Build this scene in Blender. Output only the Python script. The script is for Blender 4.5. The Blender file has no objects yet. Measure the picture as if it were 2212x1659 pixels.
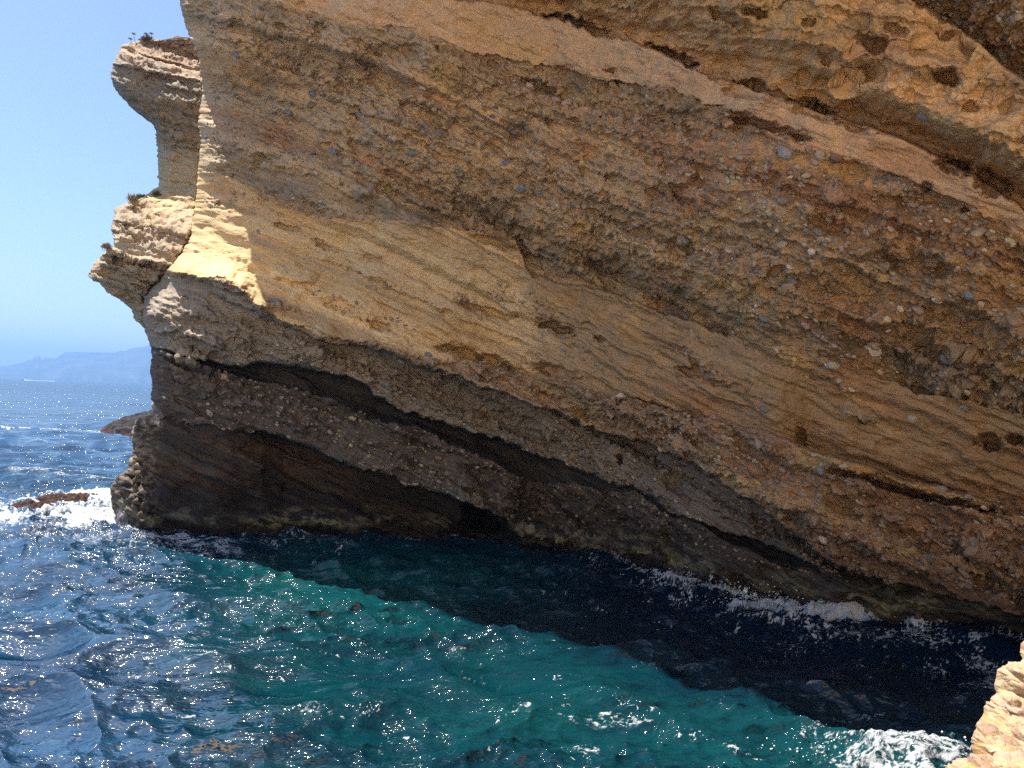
import bpy, math, random, time
import numpy as np
from math import radians as RAD
T0 = time.time()
rng = np.random.default_rng(7); random.seed(7)
scene = bpy.context.scene
COL = scene.collection

# ------------------------------------------------------------------ camera
W0, H0, F = 2212.0, 1659.0, 1659.0        # sizes measured on the photograph, focal length in the same units
CAM = np.array([0.0, 0.0, 8.0])
pitch, roll = RAD(0.84), RAD(2.07)
fw = np.array([0, math.cos(pitch), math.sin(pitch)])
up0 = np.array([0, -math.sin(pitch), math.cos(pitch)])
r0 = np.array([1.0, 0, 0])
rt = r0*math.cos(roll) + up0*math.sin(roll)
up = -r0*math.sin(roll) + up0*math.cos(roll)
cam_d = bpy.data.cameras.new("camera"); cam = bpy.data.objects.new("camera", cam_d); COL.objects.link(cam)
cam_d.sensor_width = 36; cam_d.lens = 36*F/W0
cam_d.clip_start = 0.05; cam_d.clip_end = 60000
import mathutils
cam.matrix_world = mathutils.Matrix(((rt[0], up[0], -fw[0], CAM[0]), (rt[1], up[1], -fw[1], CAM[1]), (rt[2], up[2], -fw[2], CAM[2]), (0, 0, 0, 1)))
scene.camera = cam

# ------------------------------------------------------------------ light
SUN_EL, SUN_AZ = RAD(65), RAD(58)          # azimuth measured to the left of the view direction
sdir = np.array([-math.sin(SUN_AZ)*math.cos(SUN_EL), math.cos(SUN_AZ)*math.cos(SUN_EL), math.sin(SUN_EL)])
world = bpy.data.worlds.new("World"); scene.world = world; world.use_nodes = True
wn = world.node_tree.nodes; wl = world.node_tree.links
bg = wn['Background']
sky = wn.new('ShaderNodeTexSky'); sky.sky_type = 'NISHITA'; sky.sun_disc = False
sky.sun_elevation = SUN_EL; sky.sun_rotation = -SUN_AZ
sky.altitude = 0; sky.air_density = 1.0; sky.dust_density = 0.9; sky.ozone_density = 2.5
wl.new(sky.outputs[0], bg.inputs[0]); bg.inputs[1].default_value = 0.075
sl = bpy.data.lights.new("sun", 'SUN'); sl.energy = 4.8; sl.angle = RAD(0.53); sl.color = (1.0, 0.93, 0.82)
so = bpy.data.objects.new("sun", sl); COL.objects.link(so)
so.rotation_mode = 'QUATERNION'
so.rotation_quaternion = mathutils.Vector(sdir).to_track_quat('Z', 'Y')
scene.view_settings.view_transform = 'Standard'; scene.view_settings.look = 'None'
scene.view_settings.exposure = 1.22; scene.view_settings.gamma = 1.0
scene.cycles.max_bounces = 6; scene.cycles.diffuse_bounces = 3; scene.cycles.glossy_bounces = 3
scene.cycles.transmission_bounces = 2; scene.cycles.volume_bounces = 0
scene.cycles.caustics_reflective = False; scene.cycles.caustics_refractive = False
scene.cycles.sample_clamp_indirect = 4.0; scene.cycles.sample_clamp_direct = 0
scene.cycles.use_denoising = False          # the denoiser would wipe out the glitter on the water

# ------------------------------------------------------------------ helpers
def ray(px, py):
    """direction of the view ray through a place of the photograph, scaled to y = 1"""
    px = np.asarray(px, float); py = np.asarray(py, float)
    d = fw*F + (px[..., None]-W0/2)*rt - (py[..., None]-H0/2)*up
    return d/d[..., 1:2]
def pt(px, py, D):
    return CAM + ray(px, py)*np.asarray(D, float)[..., None]
def sea(px, py):
    r = ray(px, py); t = -CAM[2]/r[..., 2]
    return CAM + r*t[..., None]

def h32(ix, iy, seed):
    n = (ix.astype(np.int64)*374761393 + iy.astype(np.int64)*668265263 + seed*362437) & 0xFFFFFFFF
    n = ((n ^ (n >> 13))*1274126177) & 0xFFFFFFFF
    n = ((n ^ (n >> 16))*2246822519) & 0xFFFFFFFF
    return (n ^ (n >> 15)) & 0xFFFFFFFF
def h01(ix, iy, seed): return h32(ix, iy, seed)/4294967295.0
def gn(x, y, seed=0):
    """2-D gradient noise, about -1..1"""
    x0 = np.floor(x); y0 = np.floor(y); fx = x-x0; fy = y-y0
    ix = x0.astype(np.int64); iy = y0.astype(np.int64)
    u = fx*fx*fx*(fx*(fx*6-15)+10); v = fy*fy*fy*(fy*(fy*6-15)+10)
    def g(dx, dy):
        a = h01(ix+dx, iy+dy, seed)*(2*math.pi)
        return np.cos(a)*(fx-dx) + np.sin(a)*(fy-dy)
    a = g(0, 0); b = g(1, 0); c = g(0, 1); d = g(1, 1)
    return ((a+(b-a)*u) + ((c+(d-c)*u)-(a+(b-a)*u))*v)*1.5
def fbm(x, y, o=4, seed=0, gain=.5):
    s = 0; a = 1; t = 0
    for i in range(o):
        s = s + a*gn(x*2.03**i+i*17.3, y*2.03**i-i*9.1, seed+i*13); t += a; a *= gain
    return s/t
def worley(x, y, seed=0):
    """nearest cell: distance, second distance, id in 0..1"""
    x0 = np.floor(x).astype(np.int64); y0 = np.floor(y).astype(np.int64)
    f1 = np.full(x.shape, 9.0); f2 = np.full(x.shape, 9.0); idd = np.zeros(x.shape)
    for dx in (-1, 0, 1):
        for dy in (-1, 0, 1):
            cx = x0+dx; cy = y0+dy
            h = h32(cx, cy, seed)
            qx = cx + .5 + ((h & 1023)/1023.-.5)*.95; qy = cy + .5 + (((h >> 10) & 1023)/1023.-.5)*.95
            d = np.hypot(x-qx, y-qy)
            m = d < f1
            f2 = np.where(m, f1, np.minimum(f2, d))
            idd = np.where(m, ((h >> 20) & 4095)/4095., idd)
            f1 = np.where(m, d, f1)
    return f1, f2, idd
def ss(a, b, x):
    t = np.clip((x-a)/(b-a), 0, 1); return t*t*(3-2*t)
def mix(a, b, t): return a + (b-a)*t
def mixc(a, b, t): return np.asarray(a) + (np.asarray(b)-np.asarray(a))*t[..., None]

def tag(o, label=None, cat=None, group=None, kind=None):
    if label: o['label'] = label
    if cat: o['category'] = cat
    if group: o['group'] = group
    if kind: o['kind'] = kind
    return o
def mesh_obj(name, V, Fq, mat, parent=None, col=None, attrs=None, smooth=True):
    V = np.asarray(V, np.float32).reshape(-1, 3); Fq = np.asarray(Fq, np.int32)
    me = bpy.data.meshes.new(name)
    n = Fq.shape[1]
    me.vertices.add(len(V)); me.vertices.foreach_set('co', V.ravel())
    me.loops.add(Fq.size); me.loops.foreach_set('vertex_index', Fq.ravel())
    me.polygons.add(len(Fq)); me.polygons.foreach_set('loop_start', np.arange(0, Fq.size, n, dtype=np.int32))
    me.polygons.foreach_set('use_smooth', np.full(len(Fq), smooth))
    me.update(calc_edges=True)
    if col is not None:
        a = me.color_attributes.new('Col', 'FLOAT_COLOR', 'POINT')
        c = np.ones((len(V), 4), np.float32); c[:, :3] = np.asarray(col).reshape(-1, 3)
        a.data.foreach_set('color', c.ravel())
    for k, v in (attrs or {}).items():
        a = me.attributes.new(k, 'FLOAT', 'POINT'); a.data.foreach_set('value', np.asarray(v, np.float32).ravel())
    o = bpy.data.objects.new(name, me); COL.objects.link(o)
    if mat: me.materials.append(mat)
    if parent: o.parent = parent
    return o
def quads(R, C, flip=False):
    i = np.arange(R*C).reshape(R, C)
    q = np.stack([i[:-1, :-1], i[1:, :-1], i[1:, 1:], i[:-1, 1:]], -1).reshape(-1, 4)
    return q[:, ::-1] if flip else q
def grid_normals(P):
    du = np.gradient(P, axis=1); dv = np.gradient(P, axis=0)
    n = np.cross(dv, du); n /= np.linalg.norm(n, axis=-1, keepdims=True)+1e-12
    return n

# ------------------------------------------------------------------ materials
def new_mat(name):
    m = bpy.data.materials.new(name); m.use_nodes = True
    return m, m.node_tree.nodes, m.node_tree.links, m.node_tree.nodes['Principled BSDF']
def rock_mat(name, scale=1.0, bump=.5, rough=.9, grain=14.0, spec=.25):
    m, n, l, b = new_mat(name)
    at = n.new('ShaderNodeAttribute'); at.attribute_name = 'Col'
    tc = n.new('ShaderNodeTexCoord')
    mp = n.new('ShaderNodeMapping'); mp.inputs['Rotation'].default_value = (0, RAD(18), 0); mp.inputs['Scale'].default_value = (scale, scale, scale*1.5)
    l.new(tc.outputs['Object'], mp.inputs[0])
    n1 = n.new('ShaderNodeTexNoise'); n1.inputs['Scale'].default_value = 3.0; n1.inputs['Detail'].default_value = 6; n1.inputs['Roughness'].default_value = .65
    n2 = n.new('ShaderNodeTexNoise'); n2.inputs['Scale'].default_value = grain; n2.inputs['Detail'].default_value = 5; n2.inputs['Roughness'].default_value = .7
    vo = n.new('ShaderNodeTexVoronoi'); vo.inputs['Scale'].default_value = grain*.55
    for q in (n1, n2, vo): l.new(mp.outputs[0], q.inputs['Vector'])
    r1 = n.new('ShaderNodeMapRange'); r1.inputs[1].default_value = .3; r1.inputs[2].default_value = .7; r1.inputs[3].default_value = .74; r1.inputs[4].default_value = 1.24
    l.new(n2.outputs[0], r1.inputs[0])
    r2 = n.new('ShaderNodeMapRange'); r2.inputs[1].default_value = .3; r2.inputs[2].default_value = .7; r2.inputs[3].default_value = .86; r2.inputs[4].default_value = 1.14
    l.new(n1.outputs[0], r2.inputs[0])
    mu = n.new('ShaderNodeMath'); mu.operation = 'MULTIPLY'; l.new(r1.outputs[0], mu.inputs[0]); l.new(r2.outputs[0], mu.inputs[1])
    vm = n.new('ShaderNodeVectorMath'); vm.operation = 'SCALE'; l.new(at.outputs['Color'], vm.inputs[0]); l.new(mu.outputs[0], vm.inputs['Scale'])
    l.new(vm.outputs[0], b.inputs['Base Color'])
    ad = n.new('ShaderNodeMath'); ad.operation = 'MULTIPLY_ADD'; l.new(vo.outputs['Distance'], ad.inputs[0]); ad.inputs[1].default_value = -.6; l.new(n2.outputs[0], ad.inputs[2])
    bp = n.new('ShaderNodeBump'); bp.inputs['Strength'].default_value = bump; bp.inputs['Distance'].default_value = .12/scale
    l.new(ad.outputs[0], bp.inputs['Height']); l.new(bp.outputs[0], b.inputs['Normal'])
    b.inputs['Roughness'].default_value = rough; b.inputs['Specular IOR Level'].default_value = spec
    return m
M_rock = rock_mat('cliff_rock')
M_far = rock_mat('headland_rock')
M_near = rock_mat('near_rock', scale=5.0, bump=.55, grain=10)
M_wet = rock_mat('wet_rock', rough=.45, spec=.5)
def plain(name, c, rough=.8, spec=.3):
    m, n, l, b = new_mat(name)
    nz = n.new('ShaderNodeTexNoise'); nz.inputs['Scale'].default_value = 8; nz.inputs['Detail'].default_value = 4
    tc = n.new('ShaderNodeTexCoord'); l.new(tc.outputs['Object'], nz.inputs[0])
    cr = n.new('ShaderNodeValToRGB'); cr.color_ramp.elements[0].position = .3; cr.color_ramp.elements[1].position = .7
    cr.color_ramp.elements[0].color = (*[x*.75 for x in c], 1); cr.color_ramp.elements[1].color = (*[min(1, x*1.25) for x in c], 1)
    l.new(nz.outputs[0], cr.inputs[0]); l.new(cr.outputs[0], b.inputs['Base Color'])
    b.inputs['Roughness'].default_value = rough; b.inputs['Specular IOR Level'].default_value = spec
    return m

# ------------------------------------------------------------------ the cliff: beds traced as curves
def C(*p):
    a = np.array(p, float); return a[:, 0], a[:, 1]
def ev(c, x):
    xs, ys = c
    y = np.interp(x, xs, ys)
    sl_ = (ys[-1]-ys[-2])/(xs[-1]-xs[-2]); y = np.where(x > xs[-1], ys[-1]+sl_*(x-xs[-1]), y)
    return y
L6 = C((0, -700), (1600, -230), (1800, -100), (1960, 0), (2080, 66), (2212, 168))
L5 = C((0, -230), (800, -50), (1000, -5), (1130, 24), (1286, 70), (1373, 94), (1480, 139), (1541, 167), (1687, 208), (1826, 260), (2013, 333), (2103, 382), (2212, 451))
S1 = C((0, -90), (400, -22), (600, 5), (713, 38), (887, 62), (1026, 112), (1164, 139), (1303, 170), (1481, 201), (1600, 245), (1687, 282), (1791, 333), (1930, 380), (2104, 445), (2212, 520))
BC1 = C((0, 300), (400, 345), (440, 375), (496, 389), (590, 441), (660, 462), (768, 472), (1008, 493), (1110, 520), (1150, 600), (1234, 618), (1373, 646), (1481, 690), (1617, 738), (1756, 757), (1826, 791), (2000, 847), (2212, 896))
BS2 = C((0, 540), (330, 575), (400, 590), (503, 606), (555, 655), (590, 680), (677, 718), (782, 735), (869, 760), (956, 780), (1026, 790), (1095, 799), (1303, 851), (1444, 886), (1652, 930), (1731, 961), (1826, 996), (2034, 1052), (2212, 1117))
L1 = C((0, 545), (330, 580), (400, 595), (503, 614), (555, 670), (590, 692), (677, 732), (782, 748), (869, 772), (956, 806), (1026, 829), (1130, 864), (1199, 892), (1269, 920), (1373, 954), (1444, 979), (1548, 1035), (1652, 1104), (1700, 1140), (1780, 1200), (1850, 1240), (2000, 1275), (2212, 1325))
L2 = C((0, 700), (330, 745), (400, 770), (480, 785), (590, 782), (660, 791), (713, 805), (783, 829), (834, 860), (880, 891), (991, 922), (1130, 968), (1199, 996), (1303, 1035), (1373, 1052), (1408, 1070), (1460, 1110), (1510, 1128), (1640, 1172), (1770, 1228), (1900, 1285), (2212, 1345))
L2b = C((0, 705), (330, 750), (400, 778), (480, 800), (590, 828), (713, 862), (755, 884), (817, 902), (935, 936), (1026, 975), (1112, 1025), (1199, 1045), (1300, 1060), (1373, 1064), (1460, 1116), (1510, 1136), (1580, 1180), (1690, 1222), (1770, 1238), (1900, 1291), (2212, 1352))
L3 = C((0, 870), (323, 900), (400, 915), (486, 928), (569, 932), (642, 951), (715, 989), (768, 1014), (852, 1041), (956, 1069), (1001, 1085), (1060, 1106), (1098, 1131), (1150, 1200), (1300, 1320), (2212, 1800))
BEDS = [L6, L5, S1, BC1, BS2, L1, L2, L2b, L3]
# water line of the cliff in the photograph
WL = C((-400, 1100), (200, 1120), (245, 1135), (290, 1147), (450, 1160), (600, 1160), (900, 1163), (1100, 1168), (1300, 1207), (1450, 1243), (1650, 1295), (1850, 1328), (2000, 1347), (2212, 1378))
# recess of each bed (metres away from the viewer): rows of x, top, middle, bottom
OFF = [
 [(0, 0, .3, 1.6), (2600, 0, .3, 1.6)],
 [(0, -.3, -.4, .4), (1000, -.3, -.5, .5), (1400, -.3, -.7, 1.3), (2600, -.3, -.8, 1.7)],
 [(0, 0, 0, 0), (2600, -.1, -.1, 0)],
 [(0, 0, -.2, .1), (900, 0, -.3, .3), (1200, 0, -.3, 1.5), (1500, 0, -.2, 1.9), (1800, 0, -.1, 1.5), (2600, 0, -.1, 1.2)],
 [(0, .1, .5, -.5), (500, .2, .8, -.6), (900, .3, 1.0, -.3), (1300, .7, .7, .7), (1690, .7, .6, .9), (1750, .9, 1.4, 2.3), (2600, 1.0, 1.6, 2.4)],
 [(0, -.5, -.5, -.5), (900, -.4, -.3, -.35), (1300, -.1, .1, -.2), (2600, .1, .2, .3)],
 [(0, .3, .5, .9), (650, .4, .8, 1.2), (720, 1.6, 1.6, 1.5), (900, 2.6, 2.2, 1.8), (1400, 2.6, 2.0, 1.7), (1700, 1.8, 1.4, 1.2), (2600, .6, .6, .6)],
 [(0, .9, 1.2, .9), (500, 2.2, 3.0, 2.6), (800, 4.0, 4.8, 3.2), (1100, 4.0, 4.8, 3.0), (1300, 2.4, 2.9, 2.1), (1480, 1.6, 2.2, 1.6), (1600, 2.2, 3.0, 1.4), (1700, 2.2, 3.0, 1.4), (1800, 1, 1, 1), (2600, .7, .7, .7)],
 [(0, .5, .6, .8), (500, 1.5, 1.7, 2.2), (700, 2.2, 2.0, 2.1), (1050, 2.2, 1.9, 2.0), (1400, 2.0, 1.6, 1.5), (2600, .8, .8, 1.2)],
 [(0, 1.4, 1.5, 1.4), (490, 2.8, 2.6, 2.2), (560, 4.0, 3.2, 2.6), (615, 6.0, 5.0, 3.6), (700, 6.2, 5.1, 3.6), (950, 5.6, 5.2, 4.0), (1000, 6.0, 7.0, 6.8), (1085, 5.6, 7.2, 6.4), (1150, 2.0, 2.2, 2.0), (2600, 1.2, 1.2, 1.2)],
]
WOFF = C((0, 1.8), (490, 2.2), (560, 2.7), (615, 3.7), (950, 4.0), (1000, 5.5), (1090, 5.5), (1160, 2.0), (1400, 1.6), (2600, 1.2))
KL = C((0, .04), (350, .04), (500, .08), (800, .16), (1100, .22), (1500, .27), (2212, .33), (2700, .36))
# pockets: x, y, half length, half height, tilt (deg), depth (m)
POCK = [(1200, 705, 48, 13, 17, .9), (1297, 731, 16, 8, 20, .5), (1030, 775, 95, 17, 17, 1.0), (1060, 668, 75, 10, 17, .45), (1060, 520, 55, 9, 22, .4),
        (1568, 32, 42, 15, 24, .7), (1640, 26, 28, 17, 10, .8), (2040, 166, 34, 20, 22, .9), (1885, 88, 34, 20, 20, .5), (1860, 150, 36, 20, 15, .6), (1310, 150, 14, 8, 15, .45),
        (1640, 265, 110, 13, 20, .7), (1100, 184, 14, 9, 0, .3), (945, 103, 9, 7, 0, .5), (677, 80, 12, 15, 50, .4), (1620, 195, 70, 24, 12, .6), (1755, 235, 60, 20, 18, .6),
        (820, 700, 28, 12, 25, .5), (735, 660, 45, 14, 18, .35), (805, 555, 32, 10, 8, .2), (1195, 800, 70, 14, 14, .55), (1420, 880, 120, 8, 12, .5), (1560, 830, 60, 9, 12, .3),
        (2135, 955, 30, 22, 10, .9), (2190, 950, 22, 16, 10, .9), (1860, 905, 12, 7, 10, .5), (1500, 800, 40, 16, 5, .5), (1970, 1060, 180, 9, 15, 1.0), (2140, 395, 50, 24, 25, 1.0), (2060, 360, 40, 15, 20, .8),
        (1450, 118, 60, 9, 20, .8), (1240, 48, 90, 10, 16, .8), (1840, 275, 60, 10, 22, .5), (620, 495, 40, 7, 18, .3), (700, 530, 30, 10, 20, .35), (1930, 60, 26, 14, 25, .5), (1780, 120, 20, 12, 20, .4),
        (1340, 990, 20, 7, 40, .6), (1730, 945, 30, 12, 70, .5), (1740, 40, 12, 8, 0, .4), (2100, 230, 18, 12, 0, .4), (1495, 60, 16, 9, 0, .3), (2005, 405, 14, 12, 0, .5), (2080, 450, 12, 10, 0, .5)]
BC = np.array([  # colours of the beds, left end and right end of the view
 [(.36, .25, .15), (.30, .19, .10)], [(.55, .42, .27), (.60, .42, .24)], [(.60, .47, .33), (.56, .40, .27)], [(.49, .415, .30), (.37, .25, .145)],
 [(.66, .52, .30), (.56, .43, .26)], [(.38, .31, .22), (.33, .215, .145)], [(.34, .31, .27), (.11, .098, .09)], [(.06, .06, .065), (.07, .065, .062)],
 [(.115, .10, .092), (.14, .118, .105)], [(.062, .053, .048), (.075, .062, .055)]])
KIND = ['c', 'h', 's', 'c', 's', 'c', 'c', 's', 'c', 's']

def smooth1(a, n):
    k = np.hanning(n+2)[1:-1]; k /= k.sum()
    p = np.pad(a, (n//2, n-1-n//2), mode='edge'); return np.convolve(p, k, 'valid')
def water_depth(x):
    """plan distance of the water line for each column"""
    xs = np.linspace(-400, 2900, 900)
    y = ev(WL, xs); d = sea(xs, y)[:, 1]
    d = smooth1(d, 55)
    w = smooth1(np.interp(xs, *WOFF), 9)
    return np.interp(x, xs, d), np.interp(x, xs, w), np.interp(x, xs, smooth1(smooth1(w, 151), 151))

def relief(px, py, U, V):
    """returns recess of the bed structure, bed index, colour, roughness measures"""
    wx = fbm(U*.35, V*.35, 4, 5)*16 + fbm(U*1.7, V*1.7, 3, 6)*7
    wy = fbm(U*.35+40, V*.35, 4, 8)*13 + fbm(U*1.6, V*1.6, 4, 9)*8
    X = px+wx; Y = py+wy
    B = np.stack([ev(b, X) for b in BEDS], 0)
    B = np.maximum.accumulate(B, 0)
    idx = (Y[None] >= B).sum(0)
    top = np.concatenate([B[:1]-420, B], 0); bot = np.concatenate([B, np.maximum(B[-1:]+1, np.full_like(B[-1:], 1170))], 0)
    t = np.take_along_axis(top, idx[None], 0)[0]; b = np.take_along_axis(bot, idx[None], 0)[0]
    f = np.clip((Y-t)/np.maximum(b-t, 1), 0, 1)
    off = np.zeros_like(px)
    for i, rows in enumerate(OFF):
        r = np.array(rows); m = idx == i
        if not m.any(): continue
        xx = X[m]; a = np.interp(xx, r[:, 0], r[:, 1]); c = np.interp(xx, r[:, 0], r[:, 2]); e = np.interp(xx, r[:, 0], r[:, 3])
        ff = f[m]
        if i in (1, 0): v = a*(1-ss(0, .4, ff)) + c*ss(0, .4, ff)*(1-ss(.62, .97, ff)) + e*ss(.62, .97, ff)
        elif i == 3: v = a*(1-ss(0, .4, ff)) + c*ss(0, .4, ff)*(1-ss(.6, 1, ff)) + e*ss(.6, 1, ff)
        else:
            v = a*(1-ff)*(1-2*ff) + c*4*ff*(1-ff) + e*ff*(2*ff-1)
        off[m] = v
    return off, idx, f, X, Y

def blur(a, it=1):
    for _ in range(it):
        p = np.pad(a, 1, mode='edge')
        a = (p[:-2, 1:-1]+p[2:, 1:-1]+p[1:-1, :-2]+p[1:-1, 2:]+4*a)/8
    return a

PEB = np.array([(.34, .28, .23), (.24, .215, .205), (.42, .33, .24), (.48, .40, .31), (.33, .22, .17), (.22, .19, .17), (.52, .44, .30), (.38, .30, .26), (.40, .33, .24), (.36, .26, .19)])
def rock_detail(U, V, kind_c, kind_h, kind_s, base, coarse=None, seed=0):
    """fine relief (positive = outwards, metres) and colour"""
    ca, sa = math.cos(RAD(-20)), math.sin(RAD(-20))
    a = U*ca + V*sa; b = -U*sa + V*ca        # a along the bedding, b across it
    wob = fbm(U*.9, V*.9, 3, 21+seed)*.35
    a2 = a+wob; b2 = b+wob*.6
    h = np.zeros_like(U); col = base.copy()
    if coarse is None: coarse = ss(-.06, .22, fbm(a*.09, b*.40, 4, 31+seed))
    fine = ss(.05, .25, fbm(a*.08+5, b*.5, 3, 32+seed))     # sandy seams nearly free of pebbles
    # pebbles of three sizes standing out of the matrix
    for sc, ax, amp, dens, sd in ((.95, .75, .22, .2, 1), (.46, .8, .17, .42, 2), (.22, .85, .10, .62, 3)):
        f1, f2, i_ = worley(a2/sc*ax, b2/sc, 50+sd+seed)
        pr = np.where((i_*7.3) % 1 < dens*(.15+1.2*coarse)*(1-.85*fine), 1.0, 0.0)
        rad = .30+.22*((i_*13.7) % 1)
        dome = np.sqrt(np.clip(1-(f1/rad)**2, 0, 1))
        sink = ((i_*29.1) % 1) < .22                  # some pebbles have dropped out and left a socket
        hh = np.where(sink, -dome*1.1, dome)*pr*amp
        h += hh*kind_c + hh*.25*kind_s*(i_ < .12)
        pc = PEB[(np.floor(i_*997) % len(PEB)).astype(int)]
        m = (pr*(dome > .25)*(~sink)*kind_c*.5)
        col = col + ((pc*.5+base*.55)-col)*m[..., None]
    # rough matrix
    h += kind_c*(fbm(a*2.2, b*3.2, 5, 61+seed, .66)*.34*(1-.6*fine))
    col *= (1+kind_c*.14*(fine-.3))[..., None]
    col *= (1+kind_c*.30*fbm(a*1.1, b*2.4, 5, 66+seed, .65))[..., None]
    # hollows of honeycomb weathering
    for sc, amp, dens, sd in ((2.8, .95, .30, 4), (1.2, .55, .55, 5), (.6, .32, .7, 6), (.28, .12, .6, 7)):
        f1, f2, i_ = worley(a2/sc*.8, b2/sc*1.15, 70+sd+seed)
        pr = (i_*5.1) % 1 < dens
        rad = .25+.28*((i_*17.7) % 1)
        bowl = ss(0, 1, np.clip(1.35*(1-f1/rad), 0, 1))
        ripe = ss(-.25, .25, fbm(a*.16, b*.3, 3, 90+seed))
        h -= bowl*pr*amp*kind_h*(.35+.65*ripe)
        h -= bowl*pr*amp*.3*kind_s*ripe*(i_ < .3)
        h -= bowl*pr*amp*.35*kind_c*(1-ripe)*(i_ > .5)
    h += kind_h*fbm(a*1.2, b*1.8, 5, 63+seed, .58)*.30
    # thin laminae of the sandstone
    lam = gn(a*.18+wob, b*5.5+wob*2, 77+seed)*.6 + gn(a*.35, b*13, 78+seed)*.4
    h += kind_s*(lam*.035 + fbm(a*.5, b*1.6, 4, 64+seed)*.22)
    col *= (1+ (lam*.16)*kind_s)[..., None]
    return h, col, a, b

def silh(c, y): return np.interp(y, c[1], c[0])
def cpts(*p):   # silhouette given as (x, y) from top to bottom
    a = np.array(p, float); return a[:, 0], a[:, 1]
SIL_MAIN = cpts((330, -520), (352, -200), (375, -60), (388, 0), (396, 40), (408, 78), (427, 112), (438, 200), (428, 262), (434, 300), (428, 370), (424, 430), (416, 480), (404, 520), (378, 565), (340, 600), (312, 640), (308, 690), (322, 735), (329, 770), (323, 800), (330, 830), (325, 860), (338, 880), (325, 897), (296, 906), (287, 930), (286, 985), (272, 1018), (249, 1034), (240, 1055), (243, 1100), (268, 1135), (285, 1160), (300, 1500))

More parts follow.
